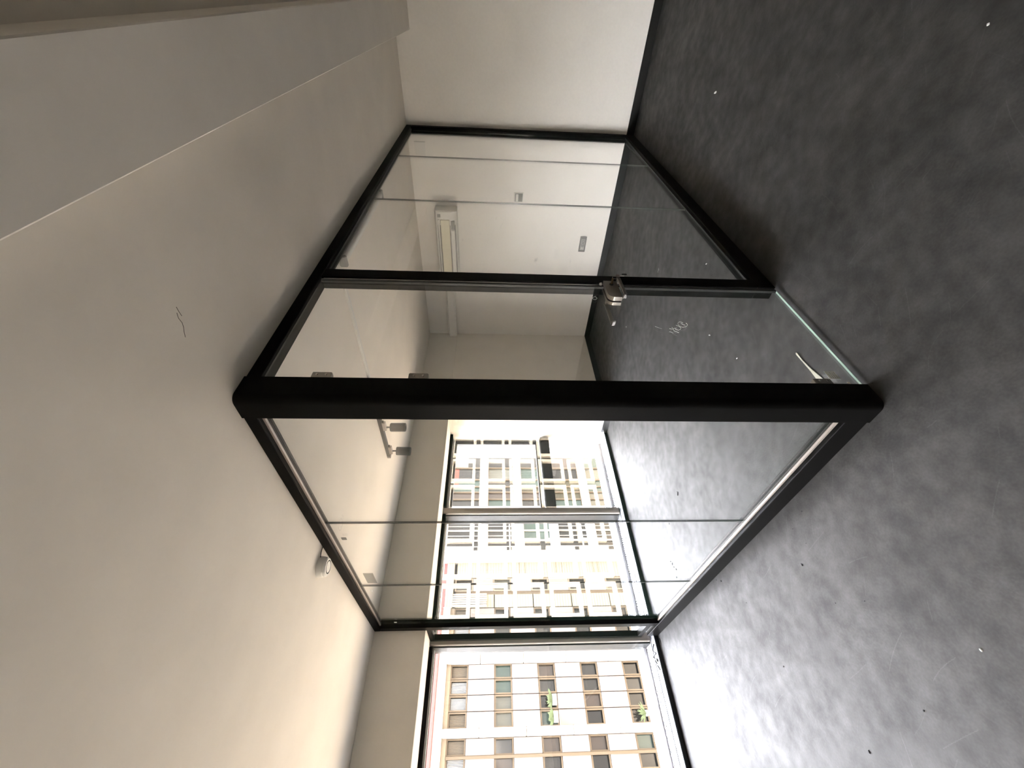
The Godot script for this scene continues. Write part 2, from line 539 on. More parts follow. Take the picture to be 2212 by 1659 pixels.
# a rectangular frame in the xy plane, w by h, bars b wide and d deep
func frame_mesh(w: float, h: float, b: float, d: float) -> Mesh:
	var key := "f %.4f %.4f %.4f %.4f" % [w, h, b, d]
	if not mesh_cache.has(key):
		var st := begin()
		add_box(st, Vector3(-w / 2, -h / 2, -d / 2), Vector3(-w / 2 + b, h / 2, d / 2))
		add_box(st, Vector3(w / 2 - b, -h / 2, -d / 2), Vector3(w / 2, h / 2, d / 2))
		add_box(st, Vector3(-w / 2 + b, -h / 2, -d / 2), Vector3(w / 2 - b, -h / 2 + b, d / 2))
		add_box(st, Vector3(-w / 2 + b, h / 2 - b, -d / 2), Vector3(w / 2 - b, h / 2, d / 2))
		mesh_cache[key] = st.commit()
	return mesh_cache[key]

# ---------------------------------------------------------------- partition and door
func partition() -> void:
	var p := thing("glass_partition", "black framed floor to ceiling glass partition turning a corner at a thick black post", "partition")
	var K = M["black aluminium"]
	# corner post with a rounded outer edge
	var pr := PackedVector2Array([Vector2(0.082, -0.047), Vector2(0.082, 0.068), Vector2(-0.047, 0.068)])
	for i in 9:
		var a := PI + PI / 2 * i / 8.0
		pr.append(Vector2(-0.013 + 0.034 * cos(a), -0.013 + 0.034 * sin(a)))
	var m := prism(pr, 0.0, H, true)
	mi(p, "corner_post", m, K, Vector3.ZERO, Basis(Vector3(1, 0, 0), Vector3(0, 0, -1), Vector3(0, 1, 0)))
	bx(p, "top_rail", K, Vector3(0.082, 2.64, -0.04), Vector3(WX, H, 0.04), 0.003)
	bx(p, "top_rail", K, Vector3(-0.04, 2.643, -DC), Vector3(0.04, H, -0.068), 0.003)
	bx(p, "bottom_rail", K, Vector3(0.915, 0.0, -0.04), Vector3(WX - 0.012, 0.106, 0.04), 0.003)
	bx(p, "bottom_rail", K, Vector3(-0.04, 0.0, -3.296), Vector3(0.04, 0.106, -0.068), 0.003)
	bx(p, "door_jamb", K, Vector3(0.915, 0.106, -0.04), Vector3(1.0, 2.64, 0.04), 0.003)
	bx(p, "end_jamb", K, Vector3(WX - 0.07, 0.106, -0.04), Vector3(WX, 2.64, 0.04), 0.003)
	bx(p, "end_jamb", K, Vector3(-0.04, 0.106, -DC), Vector3(0.04, 2.643, -DC + 0.085), 0.003)
	# glazing beads: slim light lines beside the glass
	bx(p, "glazing_bead", M["bronze aluminium"], Vector3(-0.018, 0.106, -DC + 0.085), Vector3(-0.006, 0.116, -0.068))
	bx(p, "glazing_bead", M["bronze aluminium"], Vector3(-0.018, 2.633, -DC + 0.085), Vector3(-0.006, 2.643, -0.068))
	bx(p, "glazing_bead", M["black rubber"], Vector3(1.0, 0.106, 0.006), Vector3(WX - 0.07, 0.114, 0.018))
	bx(p, "glazing_bead", M["black rubber"], Vector3(1.0, 2.632, 0.006), Vector3(WX - 0.07, 2.64, 0.018))
	var xs := [1.0, 2.188, 3.333, WX - 0.07]
	for i in 3:
		bx(p, "glass_pane", M["clear glass"], Vector3(xs[i] + 0.003, 0.106, -0.006), Vector3(xs[i + 1] - 0.003, 2.64, 0.006))
		if i < 2:
			bx(p, "joint_seal", M["silicone"], Vector3(xs[i + 1] - 0.0022, 0.106, -0.006), Vector3(xs[i + 1] + 0.0022, 2.64, 0.006))
	var zs := [-0.068, -1.042, -2.003, -DC + 0.085]
	for i in 3:
		bx(p, "glass_pane", M["clear glass"], Vector3(-0.006, 0.106, zs[i] - 0.003), Vector3(0.006, 2.643, zs[i + 1] + 0.003))
		if i < 2:
			bx(p, "joint_seal", M["silicone"], Vector3(-0.006, 0.106, zs[i + 1] - 0.0022), Vector3(0.006, 2.643, zs[i + 1] + 0.0022))
	# narrow light that closes the gap between the bulkhead and the window mullion
	var fm := mi(p, "filler_frame", frame_mesh(0.40, 2.10, 0.045, 0.05), K, Vector3(0, 0.106 + 1.05 + 0.035, -DC - 0.205), Basis(Vector3.UP, PI / 2))
	bx(fm, "filler_pane", M["clear glass"], Vector3(-0.004, 0.15, -DC - 0.37), Vector3(0.004, 2.19, -DC - 0.05))
	# stickers left on the panes
	bx(p, "sticker", M["paper"], Vector3(-0.0075, 2.558, -2.11), Vector3(-0.006, 2.572, -2.07))
	bx(p, "sticker", M["paper"], Vector3(-0.0075, 2.488, -2.86), Vector3(-0.006, 2.510, -2.835))
	bx(p, "sticker", M["mid grey plastic"], Vector3(-0.0075, 2.555, -1.245), Vector3(-0.006, 2.585, -1.215))
	bx(p, "glass_tag", M["grey plastic"], Vector3(0.006, 2.505, -1.975), Vector3(0.010, 2.575, -1.80), 0.001)

func door() -> void:
	var d := thing("glass_door", "frameless clear glass door with steel lever lock beside the corner post", "door", Vector3(0.49, 0, 0.035))
	var z := 0.031
	bx(d, "glass_pane", M["clear glass"], Vector3(0.09, 0.012, z - 0.005), Vector3(0.888, 2.628, z + 0.005))
	bx(d, "bottom_edge", M["glass edge"], Vector3(0.09, 0.009, z - 0.004), Vector3(0.888, 0.0125, z + 0.0055))
	bx(d, "seal_strip", M["charcoal paint"], Vector3(0.876, 0.012, z - 0.008), Vector3(0.894, 2.63, z + 0.008), 0.002)
	bx(d, "edge_light_strip", M["polished steel"], Vector3(0.8945, 0.03, z - 0.004), Vector3(0.8995, 2.62, z + 0.006))  # steel strip added for the bright line of light at the door edge
	for y in [[2.355, 2.437], [1.951, 2.034], [0.150, 0.232]]:
		var h := bx(d, "hinge", M["steel"], Vector3(0.083, y[0], z - 0.014), Vector3(0.120, y[1], z + 0.014), 0.004)
		for k in 2:
			mi(h, "screw", lathe([Vector2(0, 0.002), Vector2(0.005, 0.002), Vector2(0.006, 0), Vector2(0.006, -0.002)], 12), M["polished steel"], Vector3(0.102, y[0] + 0.022 + 0.038 * k, z + 0.0145), Basis(Vector3(1, 0, 0), PI / 2))
	# lock case, rounded at the end away from the jamb
	var pr := PackedVector2Array([Vector2(0.905, 0.968), Vector2(0.905, 1.043)])
	for i in 9:
		var a := PI / 2 + PI / 2 * i / 8.0
		pr.append(Vector2(0.771 + 0.036 * cos(a), 1.007 + 0.036 * sin(a)))
	pr.append(Vector2(0.735, 0.968))
	var lc := mi(d, "lock_case", prism(pr, z + 0.005, z + 0.030, true), M["steel"], Vector3.ZERO)
	lc.position = -d.position
	var li := mi(d, "lock_case", prism(pr, z - 0.024, z - 0.005, true), M["steel"], Vector3.ZERO)
	li.position = -d.position
	bx(d, "lever", M["steel"], Vector3(0.725, 0.952, z + 0.048), Vector3(0.898, 0.974, z + 0.060), 0.004)
	bx(d, "lever_neck", M["steel"], Vector3(0.872, 0.954, z + 0.028), Vector3(0.896, 0.974, z + 0.050), 0.004)
	bx(d, "lever_tip", M["polished steel"], Vector3(0.716, 0.952, z + 0.030), Vector3(0.727, 0.974, z + 0.060), 0.004)
	bx(d, "lever", M["steel"], Vector3(0.60, 1.020, z - 0.062), Vector3(0.80, 1.043, z - 0.050), 0.004)
	bx(d, "lever_tip", M["polished steel"], Vector3(0.592, 1.020, z - 0.062), Vector3(0.602, 1.043, z - 0.030), 0.004)
	bx(d, "lever_neck", M["steel"], Vector3(0.78, 1.020, z - 0.052), Vector3(0.80, 1.040, z - 0.022), 0.004)
	mi(d, "keyhole", lathe([Vector2(0, 0.004), Vector2(0.011, 0.004), Vector2(0.012, 0.0), Vector2(0.012, -0.002)], 18), M["dark plastic"], Vector3(0.866, 1.004, z + 0.0305), Basis(Vector3(1, 0, 0), PI / 2))
	mi(d, "strike_knob", lathe([Vector2(0, 0.012), Vector2(0.007, 0.010), Vector2(0.010, 0.0), Vector2(0.0, -0.004)], 14), M["white plastic"], Vector3(0.897, 1.053, z + 0.012))
	# maker's label and a scrap of paper near the floor
	var lb := bx(d, "sticker", M["paper"], Vector3(0.124, 0.092, z + 0.0052), Vector3(0.176, 0.142, z + 0.0058), 0.0, "white paper sticker with faint grey printed lines")
	for k in 4:
		bx(lb, "printed_line", M["print grey"], Vector3(0.130, 0.100 + 0.010 * k, z + 0.0058), Vector3(0.130 + [0.040, 0.034, 0.038, 0.028][k], 0.1018 + 0.010 * k, z + 0.0061))
	bx(d, "sticker", M["off_white"], Vector3(0.092, 0.064, z + 0.0052), Vector3(0.104, 0.076, z + 0.0058))
	# marker writing on the glass: a ringed 1 and the letters beside it
	var st := begin()
	for s in [[[0.538, 0.689], [0.545, 0.694], [0.548, 0.703], [0.542, 0.712], [0.532, 0.718], [0.518, 0.719], [0.507, 0.714], [0.501, 0.703], [0.505, 0.688], [0.513, 0.677], [0.522, 0.671], [0.531, 0.67], [0.538, 0.673]],
			[[0.535, 0.701], [0.524, 0.692], [0.519, 0.683]],
			[[0.518, 0.733], [0.51, 0.723], [0.499, 0.716], [0.49, 0.716], [0.482, 0.722], [0.48, 0.727]],
			[[0.487, 0.777], [0.484, 0.769], [0.485, 0.759], [0.491, 0.748], [0.491, 0.739]],
			[[0.499, 0.761], [0.493, 0.757]],
			[[0.488, 0.756], [0.478, 0.759], [0.467, 0.756], [0.46, 0.746], [0.454, 0.739]],
			[[0.482, 0.748], [0.477, 0.739], [0.474, 0.732]]]:
		var pts := []
		for q in s:
			pts.append(Vector3(q[0], q[1], z + 0.0052))
		add_tube(st, smooth_path(pts, 4), 0.0010, 6)
	for s in [[[0.504, 0.847], [0.496, 0.836], [0.484, 0.818]], [[0.462, 0.785], [0.456, 0.776], [0.448, 0.768]]]:
		var pts := []
		for q in s:
			pts.append(Vector3(q[0], q[1], z + 0.0052))
		add_tube(st, smooth_path(pts, 4), 0.0006, 6)
	mi(d, "marker_writing", st.commit(), M["chalk"], Vector3.ZERO, Basis(), "white handwritten ringed 1 with looping letters")
	var lp := []
	for q in [[0.779, 1.105], [0.77, 1.116], [0.76, 1.127], [0.747, 1.124], [0.744, 1.114], [0.752, 1.104], [0.761, 1.102], [0.769, 1.108]]:
		lp.append(Vector3(q[0], q[1], z + 0.0052))
	mi(d, "marker_loop", tube(smooth_path(lp, 4), 0.0010, 6), M["chalk"], Vector3.ZERO, Basis(), "small white hand-drawn loop above the lock")
	# keys hang from the cylinder
	var k := thing("key_bunch", "small bunch of steel and dark keys hanging from the glass door lock", "keys", Vector3(0.866, 0.98, 0.08))
	bx(k, "key", M["brass"], Vector3(0.862, 0.999, 0.062), Vector3(0.870, 1.009, 0.100), 0.001)
	var ring := []
	for i in 17:
		var a := TAU * i / 16.0
		ring.append(Vector3(0.878 + 0.014 * cos(a), 0.990 + 0.014 * sin(a), 0.098))
	mi(k, "key_ring", tube(ring, 0.0014, 6), M["steel"], Vector3.ZERO)
	mi(k, "key_bow", lathe([Vector2(0, 0.0015), Vector2(0.012, 0.0015), Vector2(0.013, 0), Vector2(0.012, -0.0015), Vector2(0, -0.0015)], 18), M["steel"], Vector3(0.899, 0.968, 0.098), Basis(Vector3(1, 0, 0), PI / 2))
	bx(k, "key_blade", M["steel"], Vector3(0.897, 0.930, 0.096), Vector3(0.903, 0.958, 0.099), 0.0008)
	bx(k, "key_fob", M["dark plastic"], Vector3(0.905, 0.915, 0.098), Vector3(0.918, 0.945, 0.104), 0.002)

# ---------------------------------------------------------------- things in the room
func fittings() -> void:
	# split air conditioner high on the right-hand wall
	var a := thing("air_conditioner", "white wall-mounted air conditioner high on the wall behind the glass", "air conditioner", Vector3(WX, 2.14, -1.46))
	var pr := PackedVector2Array([Vector2(0, 2.15), Vector2(-0.13, 2.15), Vector2(-0.165, 2.175), Vector2(-0.185, 2.22), Vector2(-0.19, 2.30), Vector2(-0.185, 2.385), Vector2(-0.165, 2.425), Vector2(-0.13, 2.44), Vector2(0, 2.44)])
	var body := mi(a, "body", prism(pr, -2.04, -0.885, true), M["white plastic"], Vector3.ZERO)
	body.position = Vector3(WX, 0, 0) - a.position
	bx(a, "front_panel", M["cream plastic"], Vector3(WX - 0.201, 2.245, -1.99), Vector3(WX - 0.18, 2.365, -0.985), 0.006)
	bx(a, "panel_groove", M["mid grey plastic"], Vector3(WX - 0.196, 2.366, -2.02), Vector3(WX - 0.17, 2.373, -1.06))
	bx(a, "panel_groove", M["mid grey plastic"], Vector3(WX - 0.196, 2.237, -2.02), Vector3(WX - 0.17, 2.244, -1.06))
	bx(a, "top_strip", M["white plastic"], Vector3(WX - 0.192, 2.376, -2.02), Vector3(WX - 0.17, 2.398, -0.985), 0.004)
	bx(a, "panel_groove", M["mid grey plastic"], Vector3(WX - 0.183, 2.400, -2.02), Vector3(WX - 0.16, 2.406, -1.06))
	bx(a, "air_flap", M["white plastic"], Vector3(WX - 0.190, 2.182, -2.0), Vector3(WX - 0.165, 2.232, -1.13), 0.004)
	bx(a, "panel_groove", M["mid grey plastic"], Vector3(WX - 0.178, 2.172, -2.02), Vector3(WX - 0.15, 2.179, -1.06))
	bx(a, "flap_pivot", M["grey plastic"], Vector3(WX - 0.187, 2.182, -1.12), Vector3(WX - 0.165, 2.232, -1.0), 0.003)
	bx(a, "badge", M["grey plastic"], Vector3(WX - 0.190, 2.36, -0.955), Vector3(WX - 0.178, 2.40, -0.915), 0.002)
	bx(a, "end_cap", M["white plastic"], Vector3(WX - 0.176, 2.152, -0.885), Vector3(WX, 2.436, -0.872), 0.006)
	var pc := thing("pipe_cover", "white boxed pipe cover running from the air conditioner to the room corner", "pipe cover", Vector3(WX, 2.24, -2.5))
	bx(pc, "channel", M["white plastic"], Vector3(WX - 0.075, 2.245, -DC), Vector3(WX, 2.375, -2.055), 0.008)
	bx(pc, "lid", M["white plastic"], Vector3(WX - 0.088, 2.258, -DC), Vector3(WX - 0.072, 2.362, -2.055), 0.008)
	# wall controller and power outlet
	var t := thing("wall_controller", "small square white wall controller with grey display and buttons beside the glass joint", "controller", Vector3(WX, 1.28, -0.733))
	bx(t, "plate", M["white plastic"], Vector3(WX - 0.012, 1.28, -0.795), Vector3(WX, 1.403, -0.671), 0.003)
	bx(t, "bezel", M["mid grey plastic"], Vector3(WX - 0.016, 1.291, -0.784), Vector3(WX - 0.011, 1.393, -0.682), 0.001)
	bx(t, "display", M["display"], Vector3(WX - 0.019, 1.302, -0.780), Vector3(WX - 0.015, 1.342, -0.690), 0.001)
	bx(t, "button_panel", M["white plastic"], Vector3(WX - 0.021, 1.347, -0.780), Vector3(WX - 0.015, 1.378, -0.690), 0.002)
	var o := thing("power_outlet", "black framed power outlet with two round sockets low on the wall", "outlet", Vector3(WX, 0.345, -1.349))
	bx(o, "plate", M["dark plastic"], Vector3(WX - 0.010, 0.345, -1.461), Vector3(WX, 0.437, -1.236), 0.002)
	bx(o, "insert", M["grey plastic"], Vector3(WX - 0.013, 0.360, -1.435), Vector3(WX - 0.009, 0.422, -1.268), 0.001)
	for zz in [-1.303, -1.352]:
		mi(o, "socket", lathe([Vector2(0.021, 0.003), Vector2(0.020, 0.005), Vector2(0.017, 0.005), Vector2(0.016, -0.008), Vector2(0, -0.008)], 20), M["dark plastic"], Vector3(WX - 0.0125, 0.391, zz), Basis(Vector3(0, 0, 1), PI / 2))
	bx(o, "data_module", M["grey plastic"], Vector3(WX - 0.016, 0.368, -1.428), Vector3(WX - 0.012, 0.414, -1.382), 0.001)
	for yy in [0.376, 0.398]:
		bx(o, "data_port", M["white plastic"], Vector3(WX - 0.018, yy, -1.42), Vector3(WX - 0.015, yy + 0.008, -1.39))
	var jc := thing("junction_cover", "small square white cover plate high on the wall by the partition", "cover plate", Vector3(WX, 2.5, -0.2))
	bx(jc, "plate", M["white plastic"], Vector3(WX - 0.014, 2.505, -0.276), Vector3(WX, 2.625, -0.135), 0.003)
	bx(jc, "edge_shadow", M["grey plastic"], Vector3(WX - 0.004, 2.500, -0.135), Vector3(WX, 2.632, -0.126))  # grey strip colours in the shadow along the plate edge
	# detector on the ceiling outside the partition
	var s := thing("smoke_detector", "round white smoke detector on the ceiling beside the partition top", "smoke detector", Vector3(-0.142, 2.65, -1.315))
	mi(s, "base", lathe([Vector2(0.0, 0.05), Vector2(0.060, 0.05), Vector2(0.058, 0.020), Vector2(0.054, 0.014)], 32), M["white plastic"], Vector3(-0.142, 2.65, -1.315))
	mi(s, "chamber", lathe([Vector2(0.054, 0.016), Vector2(0.055, 0.006), Vector2(0.048, -0.002), Vector2(0.040, -0.003), Vector2(0.038, 0.003), Vector2(0.034, 0.003), Vector2(0.032, -0.003), Vector2(0.0, -0.004)], 32), M["white plastic"], Vector3(-0.142, 2.65, -1.315))
	mi(s, "vent_ring", lathe([Vector2(0.0395, -0.0022), Vector2(0.0385, 0.0015), Vector2(0.0335, 0.0015), Vector2(0.0325, -0.0022)], 32), M["dark plastic"], Vector3(-0.142, 2.65, -1.315))
	mi(s, "cable", tube(smooth_path([Vector3(-0.105, 2.694, -1.272), Vector3(-0.07, 2.6945, -1.258), Vector3(-0.036, 2.694, -1.26)], 5), 0.0028, 8), M["dark plastic"], Vector3.ZERO)
	# lighting track and its two spotlights
	var tr := thing("lighting_track", "short dark lighting track on the ceiling inside the glass room", "track", Vector3(1.3, H, -1.7))
	var tp := PackedVector2Array([Vector2(-0.018, 0), Vector2(0.018, 0), Vector2(0.018, -0.032), Vector2(0.006, -0.032), Vector2(0.006, -0.012), Vector2(-0.006, -0.012), Vector2(-0.006, -0.032), Vector2(-0.018, -0.032)])
	var rail := mi(tr, "rail", prism(tp, -2.165, -1.18), M["black paint"], Vector3.ZERO)
	rail.position = Vector3(1.3, H, 0) - tr.position
	bx(tr, "end_cap", M["bronze aluminium"], Vector3(1.279, H - 0.036, -2.185), Vector3(1.321, H, -2.160), 0.003)
	bx(tr, "feed_cap", M["bronze aluminium"], Vector3(1.279, H - 0.036, -1.19), Vector3(1.321, H, -1.12), 0.003)
	spot(-1.71, Vector3(0.01, -1, 0.0), "black paint", "black cylinder spotlight on the track, nearer the corner post")
	spot(-2.07, Vector3(0.03, -1, -0.09), "charcoal paint", "dark grey cylinder spotlight near the end of the track, tilted slightly")
	var ct := thing("cable_trunking", "thin white cable trunking along the ceiling inside the glass room", "trunking", Vector3(1.345, H, -0.6))
	bx(ct, "channel", M["white plastic"], Vector3(1.322, H - 0.014, -1.14), Vector3(1.360, H, -0.16), 0.002)
	bx(ct, "lid", M["white plastic"], Vector3(1.326, H - 0.018, -1.14), Vector3(1.356, H - 0.013, -0.16), 0.001)
	# unlit batten just behind the top rail
	var b := thing("batten_light", "long white batten lamp, unlit, on the ceiling just behind the glass", "lamp", Vector3(2.0, H, -0.12))
	var bp := PackedVector2Array()
	for i in 13:
		var an := PI + PI * i / 12.0
		bp.append(Vector2(0.034 * cos(an), -0.020 + 0.026 * sin(an)))
	var bt := Basis(Vector3(0, 0, 1), Vector3(0, 1, 0), Vector3(-1, 0, 0))
	mi(b, "diffuser", prism(bp, -2.60, -1.40, true), M["white plastic"], Vector3(0, H, -0.118), bt)
	bx(b, "housing", M["grey plastic"], Vector3(1.39, H - 0.022, -0.155), Vector3(2.61, H, -0.081), 0.003)
	for q in [[1.375, 1.405], [2.595, 2.63]]:
		bx(b, "end_cap", M["grey plastic"], Vector3(q[0], H - 0.05, -0.157), Vector3(q[1], H, -0.079), 0.006)

func spot(z: float, dir: Vector3, paint: String, label: String) -> void:
	var at := Vector3(1.3, H - 0.032, z)
	var s := thing("spotlight", label, "spotlight", at, "spotlights on the ceiling track")
	bx(s, "adapter", M["bronze aluminium"], at + Vector3(-0.017, -0.030, -0.055), at + Vector3(0.017, 0.004, 0.050), 0.004)
	bx(s, "adapter_clip", M["black paint"], at + Vector3(-0.012, -0.016, 0.050), at + Vector3(0.012, 0.0, 0.064), 0.002)
	var d := dir.normalized()
	mi(s, "stem", tube([at + Vector3(0, -0.024, -0.02), at + Vector3(0, -0.070, -0.02)], 0.0075, 10), M["charcoal paint"], Vector3.ZERO)
	var up := -d
	var sx := up.cross(Vector3(0, 0, 1)).normalized()
	var bs := Basis(sx, up, sx.cross(up))
	var hp := at + Vector3(0, -0.066, -0.02)
	var hd := mi(s, "lamp_head", lathe([Vector2(0, 0), Vector2(0.036, 0), Vector2(0.041, -0.006), Vector2(0.041, -0.136), Vector2(0.038, -0.140), Vector2(0.034, -0.140), Vector2(0.033, -0.120), Vector2(0.0, -0.118)], 32), M[paint], hp, bs)
	mi(hd, "lens", lathe([Vector2(0.0, -0.1185), Vector2(0.032, -0.1195)], 24), M["grey plastic"], hp, bs)
	mi(hd, "trim_ring", lathe([Vector2(0.0412, -0.112), Vector2(0.0422, -0.113), Vector2(0.0422, -0.117), Vector2(0.0412, -0.118)], 32), M["dark plastic"], hp, bs)

func litter() -> void:
	rng.seed = 12
	var black := [[-0.326, -0.909, 0.010], [-0.544, -0.826, 0.006], [-0.593, -0.653, 0.005], [-0.674, -1.456, 0.009], [-0.3, -1.568, 0.005], [-1.065, -1.098, 0.009], [-0.976, -0.684, 0.007], [-0.123, -0.71, 0.005],
		[-0.088, -1.769, 0.009], [-0.159, -0.838, 0.005], [-0.257, -0.803, 0.005], [0.62, -2.283, 0.010], [0.358, -2.499, 0.012], [0.326, -2.475, 0.014], [0.294, -2.467, 0.012], [0.26, -2.435, 0.014], [0.207, -2.474, 0.012], [-0.060, -1.827, 0.006], [0.067, 0.067, 0.007]]
	for q in black:
		var c := chip(q[2], 0.5)
		c.name = numbered("debris_chip")
		add_child(c)
		c.material_override = M["black rubber"]
		c.position = Vector3(q[0], 0, q[1])
		c.rotation.y = rng.randf() * TAU
		c.set_meta("label", "tiny black chip lying on the grey floor")
		c.set_meta("category", "debris")
		c.set_meta("group", "black chips scattered on the floor")
	var b := bx(self, "rubber_block", M["black rubber"], Vector3(0.716, 0, -1.952), Vector3(0.740, 0.010, -1.920), 0.002)
	b.rotation.y = 0.7
	b.set_meta("label", "small black rectangular block on the floor inside the glass room")
	b.set_meta("category", "debris")
	for q in [[2.55, 0.745, 0.020], [-0.863, -0.304, 0.008], [0.623, 1.236, 0.008], [1.305, -0.61, 0.014], [0.909, -0.507, 0.009], [1.406, -0.319, 0.008], [1.743, -0.244, 0.010], [2.947, -1.73, 0.010]]:
		var c := chip(q[2], 0.35)
		c.name = numbered("paper_scrap")
		add_child(c)
		c.material_override = M["paper"]
		c.position = Vector3(q[0], 0, q[1])
		c.rotation.y = rng.randf() * TAU
		if q[2] == 0.020:
			c.set_meta("label", "largest white paper scrap, lying near the right-hand wall")
		else:
			c.set_meta("label", "tiny white scrap lying on the grey floor")
			c.set_meta("group", "white scraps scattered on the floor")
		c.set_meta("category", "scrap")
	# tapering pale strip on the floor just inside the door
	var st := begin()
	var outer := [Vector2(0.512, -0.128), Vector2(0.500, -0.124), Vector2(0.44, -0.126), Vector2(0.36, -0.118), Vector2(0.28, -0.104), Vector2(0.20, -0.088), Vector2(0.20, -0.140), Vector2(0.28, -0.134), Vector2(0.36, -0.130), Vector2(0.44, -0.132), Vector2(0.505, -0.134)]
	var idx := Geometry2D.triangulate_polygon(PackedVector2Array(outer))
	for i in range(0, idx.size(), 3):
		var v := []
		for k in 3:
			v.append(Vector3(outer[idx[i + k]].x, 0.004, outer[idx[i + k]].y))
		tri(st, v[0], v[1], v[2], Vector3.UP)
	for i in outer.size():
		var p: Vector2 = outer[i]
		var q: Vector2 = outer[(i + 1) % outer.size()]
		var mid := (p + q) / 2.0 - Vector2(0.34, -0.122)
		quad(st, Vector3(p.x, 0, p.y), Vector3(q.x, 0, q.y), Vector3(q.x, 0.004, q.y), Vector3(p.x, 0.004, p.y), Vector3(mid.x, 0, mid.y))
	var fs := mi(self, "pale_strip", st.commit(), M["off_white"], Vector3.ZERO)
	fs.set_meta("label", "tapering pale strip on the floor just inside the door")
	fs.set_meta("category", "off_white")
	# cable ends left on and under the sill
	var cb := thing("cable_tangle", "short tangle of black cable lying on the window sill ledge", "cable", Vector3(-0.22, 0.044, -3.36))
	mi(cb, "cable", tube(smooth_path([Vector3(-0.10, 0.048, -3.34), Vector3(-0.15, 0.058, -3.37), Vector3(-0.18, 0.05, -3.33), Vector3(-0.20, 0.065, -3.38), Vector3(-0.235, 0.05, -3.335), Vector3(-0.225, 0.06, -3.37), Vector3(-0.26, 0.05, -3.36)], 6), 0.005, 8), M["black rubber"], Vector3.ZERO)
	mi(cb, "cable_end", tube([Vector3(-0.27, 0.048, -3.375), Vector3(-0.315, 0.048, -3.33)], 0.004, 8), M["black rubber"], Vector3.ZERO)
	mi(cb, "connector", tube([Vector3(-0.222, 0.052, -3.345), Vector3(-0.25, 0.052, -3.335)], 0.009, 10), M["grey plastic"], Vector3.ZERO)
	var lo := mi(self, "wire_loop", tube(smooth_path([Vector3(-0.06, 0.004, -3.287), Vector3(-0.075, 0.004, -3.262), Vector3(-0.10, 0.004, -3.256), Vector3(-0.118, 0.004, -3.272), Vector3(-0.118, 0.004, -3.288)], 6), 0.003, 8), M["black rubber"], Vector3.ZERO)
	lo.set_meta("label", "small curl of black wire on the floor against the sill")
	lo.set_meta("category", "wire")

func chip(r: float, flat: float) -> MeshInstance3D:
	var m := MeshInstance3D.new()
	var n := 6
	var pts := []
	for k in n:
		pts.append(Vector2(r * rng.randf_range(0.45, 1.0), 0).rotated(TAU * k / n) * Vector2(1, 0.6))
	var st := begin()
	var top := r * flat
	for k in n:
		var a: Vector2 = pts[k]
		var b: Vector2 = pts[(k + 1) % n]
		var A := Vector3(a.x, 0, a.y)
		var B := Vector3(b.x, 0, b.y)
		var A2 := Vector3(a.x * 0.7, top, a.y * 0.7)
		var B2 := Vector3(b.x * 0.7, top, b.y * 0.7)
		quad(st, A, B, B2, A2, Vector3(a.x + b.x, 0.4 * r, a.y + b.y))
		tri(st, A2, B2, Vector3(0, top * 1.1, 0), Vector3.UP)
		tri(st, A, B, Vector3.ZERO, Vector3.DOWN)
	m.mesh = st.commit()
	return m

# ---------------------------------------------------------------- the street
func street() -> void:
	var g := shell("floor_street", Vector3(0, -15, -18))
	g.name = "street"
	bx(g, "roadway", M["road"], Vector3(-70, -15.3, -60), Vector3(80, -15.0, -4))
	var rows := []   # [bottom, top] of the window bands
	for k in 7:
		rows.append([4.155 - 1.20 - 3.02 * k, 4.155 - 3.02 * k])
	gridded(rows)
	cream(rows)
	banded()
	framed()

